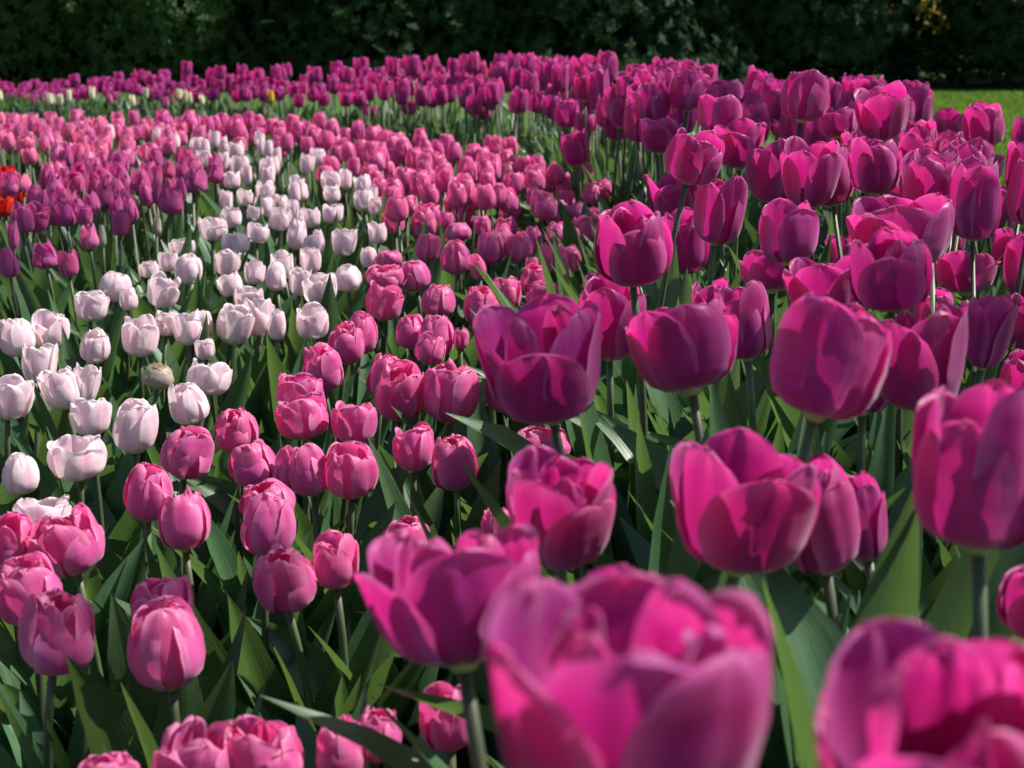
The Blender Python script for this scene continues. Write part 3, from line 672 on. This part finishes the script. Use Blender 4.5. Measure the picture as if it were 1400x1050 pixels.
n_tb = fill('magenta', [(850, 116), (960, 122), (1080, 132), (1235, 150), (1255, 205), (1330, 240), (1400, 250), (1400, 320), (1290, 320), (1200, 270), (1130, 205), (960, 172), (880, 180)], z_tb, 0.09, 0.2, rnd, 55, 'cup', 'magenta', 'magenta tulip deep in the crowd at the back of the tall bed', 1.0, 0.30)
n_br = fill('magenta', [(735, 100), (860, 106), (880, 150), (820, 176), (750, 150)], lambda x, y: 6.0 - (x - 735) * 0.012 - (y - 100) * 0.012, 0.10, 0.3, rnd, 26, 'cup', 'magenta', 'magenta tulip where the far drift runs into the tall bed', 1.0, 0.35)
# pale and yellow dots under the far drift, orange ones behind it
GROUP.update(cream='cream tulips under the far drift', orange='orange tulips behind the far drift', yellow='yellow tulips')
for k in range(22):
    x, y = rnd.uniform(0, 300), rnd.uniform(129, 142)
    plant_far('cream', at(x, y, 8.2 + rnd.uniform(-.4, .4)), 0.4, 'cup', 'cream' if k % 4 else 'rose', 'tiny cream tulip under the far magenta drift', GROUP['cream'], rnd, 0.62)
plant_far('yellow', at(376, 134, 7.6), 0.4, 'cup', 'yellow', 'single small yellow tulip at the foot of the far magenta drift', GROUP['yellow'], rnd, 0.8)
for k in range(22):
    x = rnd.uniform(600, 840); z = 13 + rnd.uniform(-1, 1)
    plant_far('orange', at(x, rnd.uniform(98, 106), z), 0.45, 'cup', 'orange', 'tiny orange tulip behind the far magenta drift', GROUP['orange'], rnd, 1.0)

# ------------------------------------------------------------------ tulip leaves and stems with no bloom to show: the green flank of the far drift and between plants
def greens(name, poly_px, n, hgt, seed, kind, spread=1.0):
    r = random.Random(seed); stock = []
    for k in range(12):
        s = 1.0
        stock.append(leaf_mb(r, s, r.uniform(0.07, 0.115), r.choice((0.08, 0.15, 0.25, 0.4, 0.6, 1.0)), 5, 9))
    mb = MB()
    xs = [p[0] for p in poly_px]; ys = [p[1] for p in poly_px]
    m = 0; tries = 0
    while m < n and tries < n * 30:
        tries += 1
        gx, gy = r.uniform(min(xs), max(xs)), r.uniform(min(ys), max(ys))
        if not inside(poly_px, gx, gy): continue
        s = hgt * r.uniform(0.6, 1.0)
        M = Matrix.Translation((gx, gy, 0.0)) @ Matrix.Rotation(r.uniform(0, 6.28), 4, 'Z') @ Matrix.Scale(s, 4)
        mb.add(r.choice(stock), 0, M); m += 1
    o = obj(name, mb.mesh(name, [LEAF])); tag(o, kind='stuff')
    return o
def ground_at(x, z): return ((x - 700) / F * z, z)
# strip between the low bed and the far drift
strip = [ground_at(-60, 7.2), ground_at(300, 6.6), ground_at(520, 5.6), ground_at(700, 4.6), ground_at(790, 3.6), ground_at(880, 2.7), ground_at(960, 2.9), ground_at(900, 4.2), ground_at(800, 6.4), ground_at(500, 9.0), ground_at(-60, 11.6)]
greens('drift_foliage', strip, 7500, 0.50, 11, 'far')
tall = [ground_at(1120, 0.45), ground_at(960, 1.0), ground_at(880, 1.5), ground_at(800, 2.4), ground_at(790, 3.6), ground_at(760, 5.0), ground_at(760, 7.5), ground_at(900, 6.5), ground_at(1100, 4.6), ground_at(1330, 3.2), ground_at(1650, 1.9), ground_at(1900, 0.45)]
greens('bed_foliage', tall, 4300, 0.60, 12, 'tall')

# ------------------------------------------------------------------ setting: lawn, soil, shrubs
def sheet(name, x0, x1, y0, y1, nx, ny, z, amp, mat, sc=3.0):
    mb = MB(); pts, uvs = [], []
    for j in range(ny):
        for i in range(nx):
            x = x0 + (x1 - x0) * i / (nx - 1); y = y0 + (y1 - y0) * j / (ny - 1)
            pts.append(Vector((x, y, z + amp * noise.noise(Vector((x * sc, y * sc, 0.3))) + amp * 0.5 * noise.noise(Vector((x * sc * 4, y * sc * 4, 7)))))); uvs.append((i / (nx - 1), j / (ny - 1)))
    mb.grid(pts, nx, ny, uvs)
    return tag(obj(name, mb.mesh(name, [mat])), kind='structure')
LAWN = plain_mat('lawn', [(0.3, (0.032, 0.078, 0.008)), (0.7, (0.055, 0.115, 0.012))], 1.3, 0.7, bump=0.3)
SOIL = plain_mat('soil', [(0.3, (0.016, 0.011, 0.008)), (0.55, (0.035, 0.024, 0.017)), (0.8, (0.09, 0.065, 0.045))], 45, 0.9, bump=0.8, detail=8)
sheet('lawn', -150, 150, -40, 260, 40, 40, -0.03, 0.0, LAWN)
def soil_bed():
    # bed outline on the ground: its far and outer side follows the drift round to the tall bed
    edge = [(-9, -1), (3.2, -1), (2.4, 1.0), (1.75, 2.2), (1.6, 3.4), (1.45, 5.0), (1.25, 7.5), (0.4, 10.5), (-2, 13.2), (-9, 14.0)]
    ny = 90; nx = 90; mb = MB(); pts, uvs = [], []
    ys = [(-1 + 15 * j / (ny - 1)) for j in range(ny)]
    def xr(y):
        e = edge[1:]
        for (a, b), (c, d) in zip(e, e[1:]):
            if b <= y <= d: return a + (c - a) * (y - b) / (d - b)
        return -8.9
    for y in ys:
        r = xr(y)
        for i in range(nx):
            t = i / (nx - 1); x = -9 + (r + 9) * t
            zz = 0.018 * noise.noise(Vector((x * 9, y * 9, 0))) + 0.012 * noise.noise(Vector((x * 31, y * 31, 3)))
            if t > 0.985 or y > 13.6: zz = -0.05
            pts.append(Vector((x, y, zz))); uvs.append((t, y))
    mb.grid(pts, nx, ny, uvs)
    tag(obj('soil', mb.mesh('soil', [SOIL])), kind='structure')
soil_bed()
GRASS = leaf_mat('grass_blade', (0.045, 0.105, 0.009), (0.070, 0.145, 0.014), (0.30, 0.5, 0.03), 0.35, 0.6, 3)
def grass():
    r = random.Random(3); mb = MB()
    for k in range(52000):
        y = 3.0 + 20 * r.random() ** 1.3; x = r.uniform(0.15, 0.42) * y + 0.1 + r.uniform(0, 0.6)
        h = r.uniform(0.03, 0.06); a = r.uniform(0, 6.28); w = 0.0035 + 0.0006 * y
        dx, dy = math.cos(a) * w, math.sin(a) * w; lx, ly = r.uniform(-1, 1) * h * 0.7, r.uniform(-1, 1) * h * 0.7
        b = len(mb.v)
        mb.v += [Vector((x - dx, y - dy, -0.035)), Vector((x + dx, y + dy, -0.035)), Vector((x + lx, y + ly, -0.03 + h))]; mb.uv += [(0, 0), (1, 0), (.5, 1)]
        mb.f.append((b, b + 1, b + 2)); mb.mi.append(0)
    tag(obj('grass', mb.mesh('grass', [GRASS], False)), kind='stuff')
grass()

SHRUB = leaf_mat('shrub_leaf', (0.014, 0.038, 0.013), (0.024, 0.056, 0.018), (0.12, 0.24, 0.04), 0.14, 0.65, 5, 0.12)
SHRUB_L = leaf_mat('laurel_leaf', (0.028, 0.080, 0.014), (0.045, 0.110, 0.020), (0.24, 0.42, 0.05), 0.22, 0.55, 5, 0.2)
BARK = plain_mat('shrub_bark', [(0.3, (0.03, 0.022, 0.015)), (0.7, (0.075, 0.055, 0.04))], 25, 0.9, bump=0.5)
def shrub_mb(rx, ry, rz, n, sd, lf=(0.075, 0.125), inner=0.55):
    r = random.Random(sd); mb = MB()
    lobes = [(Vector((r.gauss(0, 1), r.gauss(0, 1), r.gauss(0.2, 0.8))).normalized(), r.uniform(0.5, 0.9), r.uniform(0.12, 0.3)) for _ in range(22)]
    for k in range(n):
        d = Vector((r.gauss(0, 1), r.gauss(0, 1), r.gauss(0.1, 0.9))).normalized()
        m = 0.82
        for ld, wdt, amp in lobes:
            c = d.dot(ld)
            if c > wdt: m += amp * ((c - wdt) / (1 - wdt)) ** 0.7
        t = r.random() ** 0.45 * (1 - inner) + inner
        if r.random() < 0.06: t *= 1.07
        p = Vector((d.x * rx, d.y * ry, d.z * rz)) * m * t
        if d.z < 0: p.x *= (1 + 0.25 * -d.z) / max(0.5, math.hypot(d.x, d.y)); p.y *= (1 + 0.25 * -d.z) / max(0.5, math.hypot(d.x, d.y))
        p.z += rz * 0.92
        if p.z < 0.06: p.z = r.uniform(0.03, 0.5)
        ax = (Vector((d.x, d.y, d.z * 0.6 + 0.55)) + Vector((r.gauss(0, .3), r.gauss(0, .3), r.gauss(0, .2)))).normalized()
        q = ax.to_track_quat('Z', 'Y'); a0 = r.uniform(0, 6.28); nl = r.choice((5, 6, 7))
        for i in range(nl):
            a = a0 + i * 6.28 / nl + r.uniform(-.25, .25); L = r.uniform(*lf); W = L * r.uniform(0.15, 0.2); el = r.uniform(-0.25, 0.5)
            o = Vector((math.cos(a), math.sin(a), 0)); s = Vector((-math.sin(a), math.cos(a), 0))
            dr = o * math.cos(el) + Vector((0, 0, math.sin(el)))
            P = [Vector((0, 0, 0)), dr * L * 0.45 + s * W + Vector((0, 0, W * 0.3)), dr * L * 0.45 + Vector((0, 0, -W * 0.1)), dr * L * 0.45 - s * W + Vector((0, 0, W * 0.3)), dr * L - Vector((0, 0, L * 0.12))]
            b = len(mb.v); mb.v += [p + q @ v for v in P]; mb.uv += [(.5, 0), (1, .45), (.5, .45), (0, .45), (.5, 1)]
            mb.f += [(b, b + 1, b + 2), (b, b + 2, b + 3), (b + 1, b + 4, b + 2), (b + 2, b + 4, b + 3)]; mb.mi += [0] * 4
    return mb
def shrub_stems(rx, rz, sd):
    r = random.Random(sd); mb = MB()
    for k in range(7):
        a = r.uniform(0, 6.28); e = Vector((math.cos(a) * rx * r.uniform(.3, .7), math.sin(a) * rx * r.uniform(.3, .7), rz * r.uniform(.9, 1.5)))
        path = [Vector((math.cos(a) * .1, math.sin(a) * .1, 0))] + [Vector((e.x * t ** 1.3, e.y * t ** 1.3, e.z * t)) + Vector((r.gauss(0, .06), r.gauss(0, .06), 0)) for t in (.25, .5, .75, 1)]
        mb.tube(path, [.05, .04, .032, .022, .01], 7)
    return mb
PROTO = {}
def shrub(x, y, rx, rz, variant, label, group, mat, name, n=4600, lf=(0.08, 0.135), inner=0.45):
    key = (variant, mat.name, n)
    if key not in PROTO:
        PROTO[key] = (shrub_mb(1.9, 1.5, 1.75, n, variant * 13 + 5, lf, inner).mesh('foliage', [mat]), shrub_stems(1.9, 1.75, variant).mesh('trunk', [BARK]))
    t = thing(name, label, 'shrub', (x, y, -0.03), group)
    k = variant * 1.7 + x
    t.rotation_euler = (0, 0, k)
    t.scale = (rx / 1.9, rx / 1.9, rz / 1.75)
    obj('foliage', PROTO[key][0], t); obj('trunk', PROTO[key][1], t)
    return t
HD = 26.0
def px(x, y): return (x - 700) / F * y
G1 = 'dark shrubs behind the tulip beds'
shrub(px(70, HD), HD, 2.3, 2.0, 1, 'lighter green large-leaved laurel shrub behind the far end of the beds', G1, SHRUB_L, 'laurel_shrub', lf=(0.10, 0.165))
shrub(px(-90, HD), HD + .3, 2.3, 2.2, 2, 'large-leaved laurel shrub cut by the edge of the picture', G1, SHRUB_L, 'laurel_shrub', lf=(0.10, 0.165))
shrub(px(235, HD), HD - .4, 1.7, 1.9, 3, 'large-leaved laurel shrub where the lighter green ends beside the dark hedge', G1, SHRUB_L, 'laurel_shrub', lf=(0.10, 0.165))
for k, (x, rx, rz, dy) in enumerate([(385, 2.0, 1.9, .5), (520, 2.1, 2.0, .2), (660, 2.2, 1.9, .6), (800, 2.0, 2.1, .1), (930, 2.0, 1.8, .5), (1060, 2.0, 2.0, .2), (1420, 2.1, 2.0, .3)]):
    shrub(px(x, HD), HD + dy, rx, rz, 4 + k % 3, 'dark dense rhododendron shrub about %s percent across the picture' % in_words(x / 14), G1, SHRUB, 'rhododendron_shrub')
shrub(px(1180, HD), HD + .8, 2.0, 0.55, 7, 'loose rhododendron shrub with bright lawn glinting through its gaps', G1, SHRUB, 'rhododendron_shrub', n=1500, inner=0.3)
shrub(px(1310, HD), HD + .6, 1.9, 0.50, 8, 'loose rhododendron shrub below the yellow and orange blossom', G1, SHRUB, 'rhododendron_shrub', n=1500, inner=0.3)
for k, x in enumerate([-120, 40, 180, 330, 480, 640, 780, 920, 1060, 1480, 1620]):
    shrub(px(x, HD + 3), HD + 3.4, 2.6, 3.0, 4 + k % 3, 'taller dark rhododendron shrub in the row behind the first shrubs', 'second row of dark shrubs', SHRUB, 'rhododendron_shrub')
# blossom shrubs and far trees seen through the gap
BL_Y, BL_O = PET['yellow'], PET['orange']
def blossom_shrub(x, y, rx, rz, label, mat, sd, name):
    t = shrub(x, y, rx, rz, 4, label, None, SHRUB_L, name, n=1501)
    obj('blossom', shrub_mb(1.9, 1.5, 1.75, 340, sd, (0.13, 0.2), 0.92).mesh('blossom', [mat]), t)
    return t
blossom_shrub(px(1196, 36), 36, 1.1, 0.85, 'yellow flowering shrub glimpsed through the shrub gap', BL_Y, 71, 'azalea_shrub')
blossom_shrub(px(1275, 37), 37, 1.2, 0.9, 'brighter yellow flowering shrub glimpsed beside an orange one', BL_Y, 72, 'azalea_shrub')
blossom_shrub(px(1352, 36.5), 36.5, 1.1, 0.82, 'orange flowering shrub glimpsed near the picture edge', BL_O, 73, 'azalea_shrub')
def canopy_tree(name, label, base, trunk_r, blobs, sd, leaf=(0.10, 0.17), dens=1.0):
    """blobs: (centre, radius) of the leaf masses, each carried by a limb"""
    r = random.Random(sd)
    root = thing(name, label, 'tree', base, 'trees behind the shrubs' if name == 'park_tree' else None)
    tk = MB(); top = Vector((0, 0, min(b[0].z for b in blobs) * 0.75))
    tk.tube([Vector((0, 0, -0.1)), Vector((0, 0, 0.4)), top * 0.5 + Vector((.1, .05, 0)), top], [trunk_r * 1.5, trunk_r * 1.1, trunk_r, trunk_r * 0.85], 14)
    fo = MB()
    for c, rad in blobs:
        m = (top + c) * 0.5 + Vector((0, 0, 0.5 + r.uniform(0, .4)))
        tk.tube([top * 0.92, m, c + Vector((0, 0, rad * 0.4))], [trunk_r * 0.5, trunk_r * 0.28, trunk_r * 0.08], 8)
        for k in range(int(95 * rad * rad * dens)):
            d = Vector((r.gauss(0, 1), r.gauss(0, 1), r.gauss(0, 1))).normalized() * rad * r.random() ** 0.4
            d.z *= 0.55
            q = Vector((r.gauss(0, .5), r.gauss(0, .5), 1)).normalized().to_track_quat('Z', 'Y'); p = c + d
            for i in range(4):
                a = r.uniform(0, 6.28); L = r.uniform(*leaf); W = L * 0.3; o = Vector((math.cos(a), math.sin(a), -0.15)); w = Vector((-math.sin(a), math.cos(a), 0))
                P = [o * L * 0.15, o * L * 0.6 + w * W, o * L * 1.15, o * L * 0.6 - w * W]
                b = len(fo.v); fo.v += [p + q @ v for v in P]; fo.uv += [(.5, 0), (1, .5), (.5, 1), (0, .5)]; fo.f.append((b, b + 1, b + 2, b + 3)); fo.mi.append(0)
    obj('trunk', tk.mesh('trunk', [BARK]), root); obj('crown', fo.mesh('crown', [SHRUB_L]), root)
    return root
def shade_at(gx, gy, t): return Vector((gx, gy, 0.45)) + sun_dir * t
SHADE = [  # ground spot whose light the leaf mass filters, distance up the sun ray, radius
    ((-1.15, 3.2), 9.5, 0.5), ((0.4, 3.3), 9.2, 0.4), ((0.05, 3.0), 9.0, 0.25),
    ((-0.42, 0.95), 8.5, 0.35), ((0.3, 1.32), 8.2, 0.18), ((0.5, 1.65), 8.2, 0.16), ((1.0, 2.6), 8.0, 0.3), ((-2.5, 9.0), 9.0, 0.8)]
tb = Vector((8.6, 3.2, 0))
canopy_tree('shade_tree', 'broadleaf tree beside the beds whose limbs dapple the tulips with shade', tb, 0.22, [(shade_at(*g, t) - tb, r_) for g, t, r_ in SHADE], 41)
def hedge_shade(hx, r9): return Vector((hx, 25.1 + r9.uniform(-.3, .3), 1.1)) + sun_dir * r9.uniform(8.0, 9.5)
for k, x in enumerate([-3.2, 0.6, 4.0, 7.6, 11.5, 15.5]):
    r9 = random.Random(k + 60); b9 = Vector((x, 29.2 + r9.uniform(-.4, .4), 0))
    blobs = [(Vector((r9.uniform(-2.2, 2.2), r9.uniform(-2.6, 0.8), r9.uniform(4.4, 7.5))), r9.uniform(1.1, 1.6)) for _ in range(6)]
    blobs += [(hedge_shade(x - 5.3 + q, r9) - b9, 1.25) for q in ((-1.4, -0.4, 0.6, 1.6) if k else (0.6, 1.6))]
    canopy_tree('park_tree', 'tall broadleaf tree in the row behind the dark shrubs', b9, 0.25, blobs, 80 + k, (0.2, 0.34), 1.0)
def wood():
    r = random.Random(8); mb = MB()
    for k in range(16):
        one = shrub_mb(3.2, 2.5, 4.2, 900, 200 + k, (0.25, 0.4), 0.7)
        mb.add(one, 0, Matrix.Translation((-22 + k * 3.6 + r.uniform(-.6, .6), 46 + r.uniform(-1, 1), 0)))
    tag(obj('woods', mb.mesh('woods', [SHRUB])), kind='stuff')
wood()
print('COUNTS', n_pk, n_rs, n_mv, n_mg, len(bpy.data.objects))
